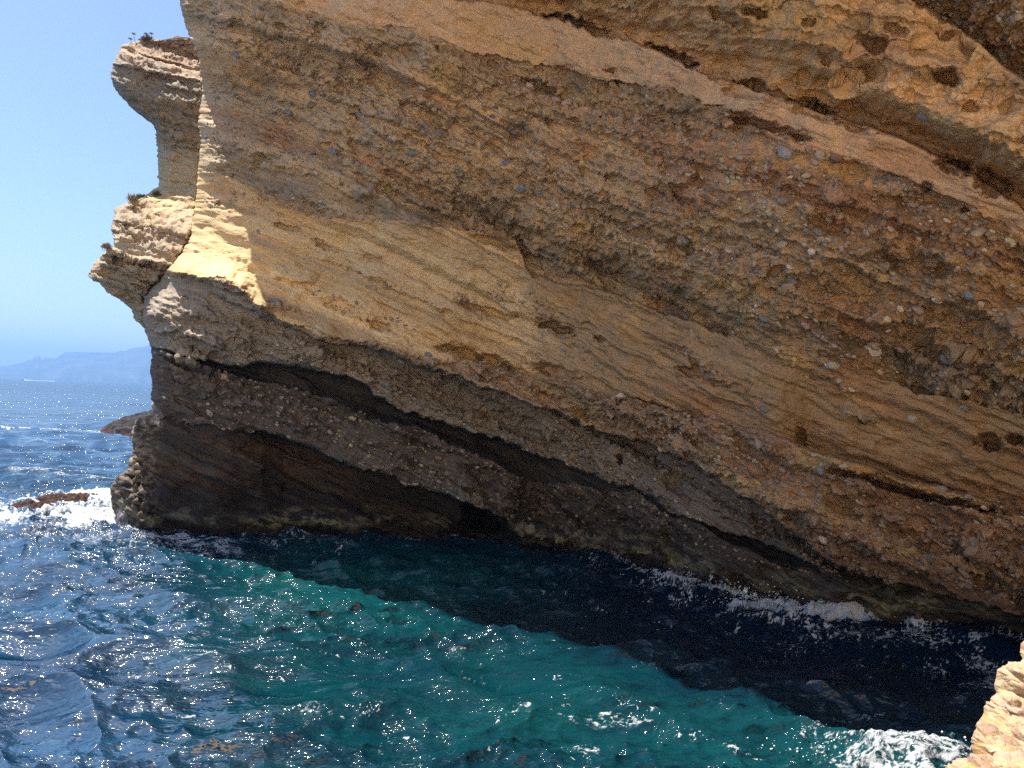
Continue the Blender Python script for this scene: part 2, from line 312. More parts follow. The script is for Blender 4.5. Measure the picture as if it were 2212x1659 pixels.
def cliff():
    ys = np.concatenate([np.linspace(-520, -20, 130, endpoint=False), np.arange(-20, 1420, 1.9)])
    R = len(ys)
    n1, n2 = 1010, 110
    s = np.concatenate([np.linspace(0, 1, n1), 1+np.linspace(0, 1, n2+1)[1:]])
    xl = silh(SIL_MAIN, ys) + gn(ys/9, ys*0, 3)*3 + gn(ys/4., ys*0+9, 4)*2.0
    px = np.where(s[None] <= 1, xl[:, None] + (2260-xl[:, None])*np.minimum(s[None], 1), 2260+(s[None]-1)*700)
    py = np.broadcast_to(ys[:, None], px.shape).copy()
    py = np.where(py < -20, -20+(py+20)*mix(.55, 1, ss(900, 1500, px)), py)   # the top edge rises to the right
    rr = ray(px, py); tx = rr[..., 0]; te = rr[..., 2]
    d0, wo, wos = water_depth(px)
    k = np.interp(px, *KL)
    D = (d0-wos-k*8.0)/(1+k*te)
    D += (wos-wo)*ss(6.5, 2.0, CAM[2]+D*te)
    D *= 1-ss(0, -520, py)*.25*ss(600, 1000, px)*ss(2600, 1700, px)         # the roof leans out further above the view
    # unrolled coordinates in metres
    xs = np.linspace(-400, 3000, 800); dd = water_depth(xs)[0]; plan = np.stack([(xs-W0/2)/F*dd, dd], -1)
    arc = np.concatenate([[0], np.cumsum(np.linalg.norm(np.diff(plan, axis=0), axis=1))])
    Uc = np.interp(px, xs, arc); Z = CAM[2]+D*te; V = Z
    off, idx, f, X, Y = relief(px, py, Uc, V)
    off = blur(off, 2)
    for (cx, cy, rx, ry, ang, dep) in POCK:
        c_, s_ = math.cos(RAD(ang)), math.sin(RAD(ang))
        m = (abs(px-cx) < rx*1.6+20) & (abs(py-cy) < rx+40)
        dx = X[m]-cx-2; dy = Y[m]-cy-2
        jj = gn(X[m]/(rx*.7), Y[m]/(ry*.9), int(cx))
        q = np.sqrt(((dx*c_+dy*s_)/rx)**2 + ((-dx*s_+dy*c_)/ry)**2) + .38*jj + .2*gn(X[m]/(rx*.25), Y[m]/(ry*.35), int(cy))
        off[m] += dep*(1.5 if rx > 2.2*ry else 1.05)*ss(1.12, .35, q)
    # broad swelling of the face
    mac = fbm(Uc*.12, V*.16, 3, 11)*1.2 + fbm(Uc*.40+V*.12, V*.75, 4, 12)*.75
    off -= mac*(1-.5*((idx == 2) | (idx == 4)))
    # thin hard layers standing out along the bedding
    bb = V*math.cos(RAD(20)) + Uc*math.sin(RAD(20)) + .25*fbm(Uc*.4, V*.4, 3, 19)
    for fr, am, sd in ((.55, .55, 1), (1.3, .30, 2), (3.1, .12, 3)):
        v_ = gn(Uc*.045*fr, bb*fr, 300+sd); off += am*(.5-ss(-.12, .12, v_))*np.where(idx == 2, .12, np.where((idx == 4), .7, 1.))
    # big fallen-out niches
    v_ = fbm(Uc*.22, bb*.55, 3, 305); off += .65*ss(.12, .34, v_)*((idx == 3) | (idx == 5) | (idx == 6) | (idx == 8))*ss(520, 800, px)
    # scoop below the bulge on the corner: its floor comes forward as it goes down
    off += 4.2*np.interp(Y, [95, 185, 650], [0, 1, 0])*ss(960, 560, X)
    # rounding of the corner towards the open sea
    Rr = np.interp(py, [-520, 0, 120, 200, 420, 600, 760, 1150, 1420], [5, 5, 3.5, 5.0, 6, 4.0, 1.8, 1.4, 1.4])
    dist = (px-xl[:, None])/F*D
    q = np.clip(dist/Rr, 0, 1)
    rnd = Rr*(1-np.sqrt(np.clip(1-(1-q)**2, 0, 1)))
    off += rnd
    # ledges on the corner whose tops catch the sun
    for (cx, cy, rx, ry, ang, amp) in ((450, 590, 120, 16, 20, 1.5), (395, 765, 75, 16, 20, 1.4), (440, 730, 60, 9, 18, .9), (520, 640, 90, 14, 22, 1.1), (360, 705, 45, 9, 10, .8), (640, 590, 60, 14, 18, .5)):
        c_, s_ = math.cos(RAD(ang)), math.sin(RAD(ang)); dx = X-cx; dy = Y-cy
        la = (dx*c_+dy*s_)/rx; lb = (-dx*s_+dy*c_)/ry
        prof = ss(-2.0, .9, lb)*ss(1.5, 1.0, lb)
        off -= amp*prof*ss(1, .45, abs(la))
    # the worn ledge with algae at the water's edge
    zz = CAM[2]+(D+off)*te
    lip = np.exp(-((zz-.75-.45*fbm(Uc*.3, V*0, 3, 15))/.55)**2)
    off -= lip*(.9+.6*fbm(Uc*.5, V*.5, 3, 16))*ss(240, 300, px)*(1-.95*np.exp(-((px-1050)/48)**4))
    off += 3.5*np.exp(-((px-1052)/42)**4)*(idx == 9)*ss(.15, .6, zz)
    kc = np.zeros_like(px); kh = np.zeros_like(px); ks = np.zeros_like(px)
    base = np.zeros(px.shape+(3,))
    tt = np.clip((px-350)/1850, 0, 1)
    for i, kd in enumerate(KIND):
        m = (idx == i)
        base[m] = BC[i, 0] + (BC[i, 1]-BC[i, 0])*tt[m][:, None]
        if kd == 'c': kc[m] = 1
        elif kd == 'h': kh[m] = 1
        else: ks[m] = 1
    # lenses of pebbles in the sandstone and sand in the pebble beds
    len1 = ss(.10, .3, fbm(Uc*.14+V*.05, V*.9+Uc*.30, 4, 17))*(idx == 4)
    kc = np.maximum(kc, len1*.9); ks = ks*(1-len1*.8)
    len2 = ss(.18, .42, fbm(Uc*.10, V*.75+Uc*.25, 4, 18))*(idx == 3)
    base = mixc(base, np.array((.50, .40, .25)), len2*.55*ss(1300, 700, px)+len2*.2)
    ks = np.maximum(ks, len2*.35); kc = kc*(1-.35*len2)
    kc, kh, ks = blur(kc, 2), blur(kh, 2), blur(ks, 1)
    for c_ in range(3): base[..., c_] = blur(base[..., c_], 2)
    # bands of sand and gravel along the bedding
    b1_ = gn(Uc*.035, bb*.9, 401)*.6+gn(Uc*.05, bb*2.3, 402)*.4+gn(Uc*.08, bb*5.5, 403)*.25
    base *= (1+.30*b1_*(idx != 2))[..., None]
    base = mixc(base, np.array((.56, .42, .24)), ss(.12, .5, gn(Uc*.03+7, bb*1.1, 404))*.55*((idx == 3) | (idx == 1)))
    base = mixc(base, np.array((.29, .205, .13)), ss(1110, 1180, X+30*fbm(Uc*.8, V*.8, 3, 405))*(idx == 4)*.8)
    base = mixc(base, np.array((.34, .26, .17)), ss(.05, .4, gn(Uc*.04+3, bb*1.6, 406))*(idx == 4)*.5)
    # stains: iron red, ochre, dark lichen, pale efflorescence
    a_ = fbm(Uc*.16, V*.5+Uc*.16, 4, 41)
    base = mixc(base, np.array((.42, .22, .12)), ss(.12, .45, a_)*.45*(idx < 6))
    a_ = fbm(Uc*.25+9, V*.7+Uc*.2, 4, 42)
    base = mixc(base, np.array((.56, .40, .17)), ss(.10, .45, a_)*.45*((idx <= 5)))
    a_ = fbm(Uc*.3, V*.6, 5, 43)
    base = mixc(base, np.array((.17, .165, .15)), ss(.12, .5, a_)*.55*((idx == 3) | (idx == 1) | (idx == 5) | (idx == 6) | (idx == 8)))
    # grey-green weathered belt low in the thick pebble bed, red soil belt above it
    g1 = np.exp(-((Y-ev(BC1, X)+42)/34)**2)*ss(430, 520, px)
    base = mixc(base, np.array((.13, .13, .115)), g1*.85*(.6+.8*fbm(Uc*.5, V*.5, 3, 44)).clip(0, 1))
    g2 = np.exp(-((Y-(.33*px-160))/38)**2)*ss(1250, 1450, px)*ss(2250, 1900, px)
    base = mixc(base, np.array((.34, .19, .13)), g2*.6)
    # white bloom round the scooped sandstone
    g3 = np.exp(-(((px-960)/260)**2 + ((Y-ev(BC1, X)-105-.16*(px-960))/75)**2))*(idx == 4)
    base = mixc(base, np.array((.62, .55, .40)), g3*.65)
    g4 = np.exp(-(((px-684)/7)**2 + ((py-716)/16)**2))*ss(-.3, .3, gn(px/6, py/9, 3))
    base = mixc(base, np.array((.8, .8, .8)), g4)
    # ochre layered rock low down
    g5 = ss(-.05, .3, gn(Uc*.12, V*1.9+Uc*.5, 45))*(idx == 9)*ss(1050, 900, px)
    base = mixc(base, np.array((.16, .10, .06)), g5*.45)
    g6 = np.exp(-((Y-ev(BS2, X)-9)/7)**2)*ss(1740, 1800, px)
    base = mixc(base, np.array((.50, .33, .13)), g6*.9)
    # knobbly edge, lighter and mottled, of the corner near the sea, with a white streak of droppings
    g7 = ss(352, 318, px)*ss(880, 905, py)*ss(-.2, .25, fbm(px/14, py/11, 4, 407))
    base = mixc(base, np.array((.36, .31, .25)), g7*.8)
    g8 = np.exp(-(((px-342)/9)**2 + ((py-908)/15)**2))*ss(-.3, .2, gn(px/5, py/7, 408))
    base = mixc(base, np.array((.75, .73, .70)), g8)
    # wet dark foot and algae
    zz = CAM[2]+(D+off)*te
    wz = zz + .5*fbm(Uc*.5, V*.7, 4, 46)
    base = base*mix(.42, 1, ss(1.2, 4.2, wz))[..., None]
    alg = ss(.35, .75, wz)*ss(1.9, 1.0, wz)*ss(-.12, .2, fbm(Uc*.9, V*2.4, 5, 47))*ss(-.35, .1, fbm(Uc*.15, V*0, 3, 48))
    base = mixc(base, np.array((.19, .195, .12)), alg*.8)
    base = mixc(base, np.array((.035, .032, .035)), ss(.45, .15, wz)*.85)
    base = base*np.array((1.05, .955, .86))
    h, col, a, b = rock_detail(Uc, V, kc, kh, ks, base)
    edge = ss(0, .5, dist)
    dtl = h*(.25+.75*edge)
    f1, f2, i_ = worley(px/17, py/14, 98); dtl += (.55-f1)*.55*ss(350, 310, px)*ss(885, 910, py)
    # the algae crust is lumpy
    f1, f2, i_ = worley(Uc/.3, V/.3, 99); dtl += (.5-f1)*.22*alg
    P0 = CAM + rr*(D+off)[..., None]
    N = grid_normals(np.stack([blur(P0[..., i], 16) for i in range(3)], -1))
    toward = (N*(CAM-P0)).sum(-1, keepdims=True); N = np.where(toward < 0, -N, N)
    vd = CAM-P0; vd /= np.linalg.norm(vd, axis=-1, keepdims=True)
    dtl = dtl*(.25+.75*ss(.12, .5, (N*vd).sum(-1)))
    P = P0 + N*dtl[..., None]
    Pfront = P.copy(); Nf = N
    # back of the corner, the far side and the flat top, so that the rock is a closed mass
    left = P[:, 0]; nb = 14; ext = []
    for j in range(1, nb+1):
        g = j/nb
        back = left + np.array([1.0, 0, 0])*(g**1.6*9)[None] if False else left + np.stack([np.full(R, 7.0*g**1.8), np.full(R, 34.0*g), np.zeros(R)], -1)
        back[:, 2] = left[:, 2]*(1+.0*g)
        back = back + np.stack([fbm(left[:, 2]*.3, left[:, 2]*0+j*.7, 3, 81)*1.2*ss(0, .2, g), left[:, 2]*0, left[:, 2]*0], -1)
        ext.append(back)
    Cc = [np.array(col[:, 0])]*nb
    P = np.concatenate([np.stack(ext[::-1], 1), P], 1); col = np.concatenate([np.stack(Cc, 1), col], 1)
    # top goes back from the first row
    tops = []
    for j in range(1, 9):
        g = j/8.
        t_ = P[0] + np.array([0, 40*g, 0]) ; t_[:, 2] = P[0][:, 2] + np.clip(33-P[0][:, 2], 1, 20)*min(1, j/2.5)
        t_[:, 1] = np.minimum(np.maximum(t_[:, 1], P[0][:, 1]), 85); tops.append(t_)
    P = np.concatenate([np.stack(tops[::-1], 0), P], 0); col = np.concatenate([np.stack([col[0]]*8, 0), col], 0)
    o = mesh_obj('cliff', P, quads(P.shape[0], P.shape[1]), M_rock, None, col)
    tag(o, 'towering overhanging cliff of tilted sandstone and pebble beds above the water', 'cliff', None, 'structure')
    return o, dict(px=px, py=py, P=Pfront, N=Nf, kc=kc, idx=idx, a=a, b=b, D=D+off)
cliff_o, CF = cliff()
print('cliff', round(time.time()-T0, 1))

# continuation of the cliff to the right of the view and round behind the viewer
def right_wall():
    p0 = CF['P'][::6, -1]
    plan = [(0, 0), (5, -6), (8, -13), (9, -20), (8, -28)]
    cols = [p0]
    for i in range(1, 40):
        g = i/39*4; j = min(int(g), 3); w = g-j
        dx, dy = (plan[j][k]*(1-w)+plan[j+1][k]*w for k in (0, 1))
        q = p0 + np.array([dx, dy, 0.])
        q = q + np.stack([fbm(p0[:, 2]*.2, p0[:, 2]*0+i*.25, 4, 5)*1.6, fbm(p0[:, 2]*.2+7, p0[:, 2]*0+i*.25, 4, 6)*1.6, p0[:, 2]*0], -1)*min(1, i/4)
        cols.append(q)
    P = np.stack(cols, 1)
    c = np.zeros(P.shape)+np.array((.33, .24, .16)); c *= (1+.3*fbm(P[..., 2]*.8+P[..., 1]*.1, P[..., 1]*.2, 4, 3))[..., None]
    top = P[0][None] + np.array([22, 0, 1.])
    P = np.concatenate([top, P], 0); c = np.concatenate([c[:1], c], 0)
    o = mesh_obj('cliff', P, quads(*P.shape[:2]), M_rock, None, c)
    tag(o, 'cliff face continuing to the right where it closes the cove', 'cliff', None, 'structure')
right_wall()

# ------------------------------------------------------------------ headland behind the corner
SIL_HEAD = cpts((430, 79), (345, 87), (300, 88), (262, 98), (258, 112), (247, 130), (241, 152), (240, 170), (246, 188), (256, 203), (278, 226), (303, 244), (318, 254), (332, 266), (336, 285), (340, 330), (343, 398), (341, 404), (315, 420), (275, 437), (250, 450), (246, 470), (240, 490), (246, 520), (246, 534), (222, 548), (204, 568), (192, 588), (190, 598), (214, 612), (236, 632), (242, 637), (262, 650), (284, 668), (290, 690), (310, 706), (322, 735), (329, 770), (327, 800), (330, 900), (300, 1000), (300, 1170))
def headland():
    ys = np.arange(79, 1180, 1.9); R = len(ys)
    xl = silh(SIL_HEAD, ys) + (gn(ys/9, ys*0, 13)*3.0 + gn(ys/4., ys*0+9, 14)*2.2)*ss(79, 100, ys)
    xr = 760.0
    s = np.linspace(0, 1, 300)
    px = xl[:, None] + (xr-xl[:, None])*s[None]; py = np.broadcast_to(ys[:, None], px.shape).copy()
    # depth follows the steps of the profile: slanting shelf tops, faces below them
    prof = cpts((56, 79), (54.5, 100), (53, 135), (51.8, 165), (51.5, 200), (53.5, 262), (54, 300), (53, 400), (50.6, 412), (47, 440), (43.6, 480), (42.6, 520), (42.4, 545), (41.6, 585), (42.0, 605), (43.2, 650), (44.0, 720), (45, 1180))
    skew = (px-300)*.33                                  # shelves fall to the right with the bedding
    D = np.interp(py-np.clip(skew, -20, 60)*ss(420, 100, py)-np.clip(skew, -20, 60)*.6*ss(400, 460, py), prof[1], prof[0])
    xm = silh(SIL_MAIN, ys)[:, None]; D = D + 15*ss(xm-4, xm+70, px)
    rr = ray(px, py); te = rr[..., 2]
    U = (px-W0/2)/F*D; V = CAM[2]+D*te
    dist = (px-xl[:, None])/F*D
    Rr = np.interp(py, [79, 170, 270, 400, 460, 600, 1180], [1.5, 2.6, 2.2, 1.5, 1.4, 1.0, 1.0])
    q = np.clip(dist/Rr, 0, 1); off = Rr*(1-np.sqrt(np.clip(1-(1-q)**2, 0, 1)))
    off -= fbm(U*.4, V*.5, 4, 112)*.7
    bb = V*math.cos(RAD(12)) + U*math.sin(RAD(12)) + .2*fbm(U*.5, V*.5, 3, 119)
    for fr, am, sd in ((.6, .55, 1), (1.5, .3, 2), (3.4, .12, 3)):
        off += am*(.5-ss(-.12, .12, gn(U*.12*fr, bb*fr, 320+sd)))
    # standing columns of the pale sandstone neck
    neck = ss(300, 350, py)*ss(520, 440, py)
    off += neck*.45*np.abs(gn(U*.8, V*.18, 115))*1.5
    P0 = CAM + rr*(D+off)[..., None]
    sand = ss(285, 400, py+12*gn(U, V, 4))*ss(500, 440, py-10*gn(U, V, 5))*ss(300, 345, px)
    redtop = ss(150, 110, py-skew+12*gn(U*.8, V, 6)) + ss(400, 420, py)*ss(640, 560, py)*(.5+.8*gn(U*.9, V*1.2, 7))
    base = np.zeros(px.shape+(3,)) + np.array((.33, .28, .22))
    base = mixc(base, np.array((.56, .45, .27)), sand)
    base = mixc(base, np.array((.45, .30, .19)), np.clip(redtop, 0, 1)*.8)
    yb = ss(210, 330, py)*ss(.0, .4, fbm(U*.5, V*.9, 3, 8))
    base = mixc(base, np.array((.48, .40, .25)), ss(210, 330, py)*.3)
    kc = 1-sand; ks = sand
    h, col, a, b = rock_detail(U, V, kc, kc*.0, ks, base, seed=200)
    N = grid_normals(np.stack([blur(P0[..., i], 5) for i in range(3)], -1)); tw = (N*(CAM-P0)).sum(-1, keepdims=True); N = np.where(tw < 0, -N, N)
    P = P0 + N*(h*(.3+.7*ss(0, .5, dist)))[..., None]
    front = P.copy()
    nb = 10; left = P[:, 0]; ext = []
    for j in range(1, nb+1):
        g = j/nb; e = left + np.array([5*g**1.6, 16*g, 0.]); e[:, 0] += fbm(left[:, 2]*.4, left[:, 2]*0+j*.6, 3, 82)*.9; ext.append(e)
    P = np.concatenate([np.stack(ext[::-1], 1), P], 1); col = np.concatenate([np.stack([col[:, 0]]*nb, 1), col], 1)
    tp = [P[0] + np.array([0, 3.*j, -.12*j*j]) for j in range(1, 6)]
    P = np.concatenate([np.stack(tp[::-1], 0), P], 0); col = np.concatenate([np.stack([col[0]]*5, 0), col], 0)
    o = mesh_obj('headland', P, quads(*P.shape[:2]), M_far, None, col)
    tag(o, 'mushroom shaped rock headland with stepped shelves jutting out behind the cliff corner', 'headland', None, 'structure')
    return dict(px=px, py=py, P=front)
HF = headland()
print('headland', round(time.time()-T0, 1))

# ------------------------------------------------------------------ low rocks
def mound(name, cx, cy, rx, ry, hgt, n, mat, colf, label, cat, seed, skewx=0.0, rot=0.0, peb=.0, zb=-.8, rg=.22):
    g = np.linspace(-1, 1, n); X, Y = np.meshgrid(g, g)
    r = np.hypot(X, Y)
    sq = np.where(r > 0, np.maximum(abs(X), abs(Y))/np.maximum(r, 1e-6), 1); X = X*sq; Y = Y*sq; r = np.hypot(X, Y)
    wx = X*rx; wy = Y*ry
    rr_ = r*(1+.25*fbm(X*1.5, Y*1.5, 3, seed))
    z = (hgt-zb)*np.clip(1-rr_**2, 0, 1)**.6*(1+.5*skewx*X) + zb
    z += fbm(wx*1.1, wy*1.1, 5, seed+1, .6)*rg*hgt + (hgt*.10)*(fbm(wx*.35, wy*2.4, 3, seed+2))
    f1, f2, i_ = worley(wx/.35, wy/.35, seed+3); z += (.5-f1)*peb
    z = np.where(r > .97, zb-.4, z)
    c, s_ = math.cos(rot), math.sin(rot)
    P = np.stack([wx*c-wy*s_, wx*s_+wy*c, z], -1)
    o = mesh_obj(name, P, quads(n, n, True), mat, None, colf(P, z))
    o.location = (cx, cy, 0); tag(o, label, cat)
    return o
def colp(P, z):
    n = fbm(P[..., 0]*.8, P[..., 1]*.8, 4, 3)
    c = mixc((.03, .026, .028), (.065, .05, .045), ss(-.3, .4, n))
    return mixc(c, (.11, .035, .025), ss(.7, .25, z))
mound('rock_point', -52.3, 121, 12.8, 7, 4.3, 190, M_far, colp, 'dark low rock point sloping into the sea beyond the headland', 'rock', 300, .75, 0, .0, rg=.10)
def colr(P, z):
    n = fbm(P[..., 0]*.9, P[..., 1]*.9, 4, 3)
    return mixc((.035, .015, .014), (.075, .035, .022), ss(-.3, .4, n))
q = sea(np.array([155.]), np.array([1078.]))[0]
mound('reef_rock', q[0], q[1], 3.0, 1.1, .34, 130, M_far, colr, 'low reddish reef rock awash in white surf left of the cliff foot', 'rock', 310, .2, .1, .22, -.5, rg=.5)
q2 = sea(np.array([62.]), np.array([1098.]))[0]
mound('reef_rock', q2[0], q2[1], 1.6, .8, .42, 90, M_far, colr, 'small red brown reef rock at the left end of the white surf', 'rock', 320, .2, .2, .2, -.5, rg=.5)
q3 = sea(np.array([1765.]), np.array([1342.]))[0]
mound('wave_washed_rock', q3[0]-.6, q3[1]-.1, .75, .5, .2, 90, M_far, colr, 'small brown rock in the breaking wave below the cliff', 'rock', 330, .2, .1, .06, -.5)

# dark knobbly foot of the corner
def foot():
    def cf(P, z):
        n = fbm(P[..., 0]*1.6, P[..., 1]*1.6+P[..., 2], 4, 3)
        c = mixc((.17, .15, .16), (.36, .30, .24), ss(-.1, .5, n)); return mixc(c, (.06, .05, .055), ss(.9, .3, z))
    p = sea(np.array([282.]), np.array([1136.]))[0]
    mound('foot_rock', p[0]+.4, p[1]+1.0, 1.6, 2.2, 2.3, 130, M_wet, cf, 'knobbly dark rock at the waterline under the cliff corner', 'rock', 340, .3, .2, .3, -.7)
foot()

# ------------------------------------------------------------------ near rock, bottom right
SIL_NEAR = cpts((2216, 1378), (2206, 1392), (2204, 1410), (2212, 1428), (2178, 1433), (2162, 1442), (2152, 1458), (2148, 1480), (2152, 1498), (2132, 1518), (2122, 1545), (2106, 1568), (2098, 1592), (2098, 1618), (2104, 1634), (2066, 1640), (2044, 1655), (2036, 1675), (1990, 1760), (1940, 1900), (1900, 2100))
def near_rock():
    ys = np.concatenate([np.arange(1378, 1680, .9), np.linspace(1680, 2100, 110)]); R = len(ys)
    xl = silh(SIL_NEAR, ys) + gn(ys/14, ys*0, 23)*1.2
    s = np.linspace(0, 1, 560)**1.15
    px = xl[:, None]+(2900-xl[:, None])*s[None]; py = np.broadcast_to(ys[:, None], px.shape).copy()
    D = np.interp(py, [1378, 1430, 1440, 1560, 1630, 1645, 1680, 2100], [9.4, 8.9, 7.9, 7.45, 7.22, 6.5, 6.1, 4.0])
    D = D - (px-2100)/800*1.3
    rr = ray(px, py); te = rr[..., 2]
    P0 = CAM + rr*D[..., None]
    U = P0[..., 0]*1.1; V = P0[..., 2]*1.41
    dist = (px-xl[:, None])/F*D
    Rr = .3; q = np.clip(dist/Rr, 0, 1); off = Rr*(1-np.sqrt(np.clip(1-(1-q)**2, 0, 1)))*1.2
    off -= fbm(U*1.3, V*1.3, 4, 212)*.35
    base = np.zeros(px.shape+(3,))+np.array((.42, .27, .125))
    base = mixc(base, np.array((.42, .31, .20)), ss(-.2, .4, fbm(U*1.5, V*1.5, 4, 213)))
    base = mixc(base, np.array((.50, .29, .09)), ss(1648, 1662, py)*ss(.0, .35, fbm(U*3, V*3, 4, 214)))
    h = fbm(U*5, V*5, 5, 215, .6)*.035; col = base
    for sc, amp, dens, sd in ((.20, .042, .5, 1), (.10, .026, .6, 2), (.05, .012, .7, 3)):
        w = fbm(U*4, V*4, 2, 5)*.05
        f1, f2, i_ = worley((U+w)/sc*.75, (V+w)/sc, 250+sd)
        pr = ((i_*7.3) % 1 < dens).astype(float); rad = .32+.2*((i_*13.7) % 1)
        dome = np.sqrt(np.clip(1-(f1/rad)**2, 0, 1)); sink = ((i_*29.1) % 1) < .15
        h += np.where(sink, -dome*1.2, dome)*pr*amp
        pc = np.array([(.42, .32, .24), (.34, .25, .18), (.42, .31, .19), (.38, .27, .20), (.20, .13, .11), (.46, .37, .27)])[(np.floor(i_*997) % 6).astype(int)]
        col = col + (pc-col)*(pr*(dome > .2)*(~sink)*.6)[..., None]
    P0 = CAM + rr*(D+off)[..., None]
    N = grid_normals(np.stack([blur(P0[..., i], 5) for i in range(3)], -1)); tw = (N*(CAM-P0)).sum(-1, keepdims=True); N = np.where(tw < 0, -N, N)
    P = P0 + N*(h*(.35+.65*ss(0, .25, dist)))[..., None]
    left = P[:, 0]; ext = []
    for j in range(1, 11):
        g = j/10; e = left + np.array([1.6*g, 1.2*g, 0]); e[:, 2] = left[:, 2]-(left[:, 2]+1.5)*g**1.5; ext.append(e)
    P = np.concatenate([np.stack(ext[::-1], 1), P], 1); col = np.concatenate([np.stack([col[:, 0]]*10, 1), col], 1)
    o = mesh_obj('near_rock', P, quads(*P.shape[:2]), M_near, None, col)
    tag(o, 'sunlit ochre pebbly rock close by at the lower right edge', 'rock')
near_rock()

# unseen slope under and behind the viewer, enlarged to bounce sun onto the cliff
def bounce_slope():
    xs = np.linspace(-42, 30, 200); ts = np.linspace(0, 1, 150)
    X, T = np.meshgrid(xs, ts)
    Y = np.interp(T, [0, .2, .26, .4, 1], [5, .6, -2.5, -6, -36]); Z = np.interp(T, [0, .2, .26, .4, 1], [-1.5, 5.8, 6.2, 10, 46])
    Y = Y + fbm(X*.2, T*7, 4, 3)*1.5*ss(.26, .5, T) - ss(8, 40, abs(X-2))*14; Z = Z + fbm(X*.3, T*14, 5, 4)*.7
    c = np.zeros(X.shape+(3,))+np.array((.70, .54, .37)); c *= (1+.25*fbm(X*.4, T*16, 5, 9))[..., None]
    o = mesh_obj('bounce_slope', np.stack([X, Y, Z], -1), quads(150, 200, True), M_far, None, c)
    tag(o, 'unseen pale rocky slope behind the viewer, shaped to bounce sunlight onto the cliff', 'slope', None, 'structure')
bounce_slope()

# ------------------------------------------------------------------ pebbles as real stones in the cliff
def ico(sub=1):
    t = (1+5**.5)/2
    v = [(-1, t, 0), (1, t, 0), (-1, -t, 0), (1, -t, 0), (0, -1, t), (0, 1, t), (0, -1, -t), (0, 1, -t), (t, 0, -1), (t, 0, 1), (-t, 0, -1), (-t, 0, 1)]
    v = [np.array(q)/np.linalg.norm(q) for q in v]
    f = [(0, 11, 5), (0, 5, 1), (0, 1, 7), (0, 7, 10), (0, 10, 11), (1, 5, 9), (5, 11, 4), (11, 10, 2), (10, 7, 6), (7, 1, 8), (3, 9, 4), (3, 4, 2), (3, 2, 6), (3, 6, 8), (3, 8, 9), (4, 9, 5), (2, 4, 11), (6, 2, 10), (8, 6, 7), (9, 8, 1)]
    for _ in range(sub):
        mc = {}; nf = []
        def mid(a, b):
            k = (min(a, b), max(a, b))
            if k not in mc: m = v[a]+v[b]; v.append(m/np.linalg.norm(m)); mc[k] = len(v)-1
            return mc[k]
        for a, b, c in f:
            x, y, z = mid(a, b), mid(b, c), mid(c, a); nf += [(a, x, z), (b, y, x), (c, z, y), (x, y, z)]
        f = nf
    return np.array(v), np.array(f)
def stone(rs, sub=2):
    v, f = ico(sub)
    for _ in range(5):                                  # a few flats knocked off a lumpy ball
        n = rs.normal(size=3); n /= np.linalg.norm(n); d = v@n; v = v - np.outer(np.clip(d-rs.uniform(.62, .85), 0, None), n)
    return v, f
def frame(n):
    a = np.array([.93, 0, -.36]); a = a - n*(a@n); a /= np.linalg.norm(a); return np.stack([a, np.cross(n, a), n], 0)
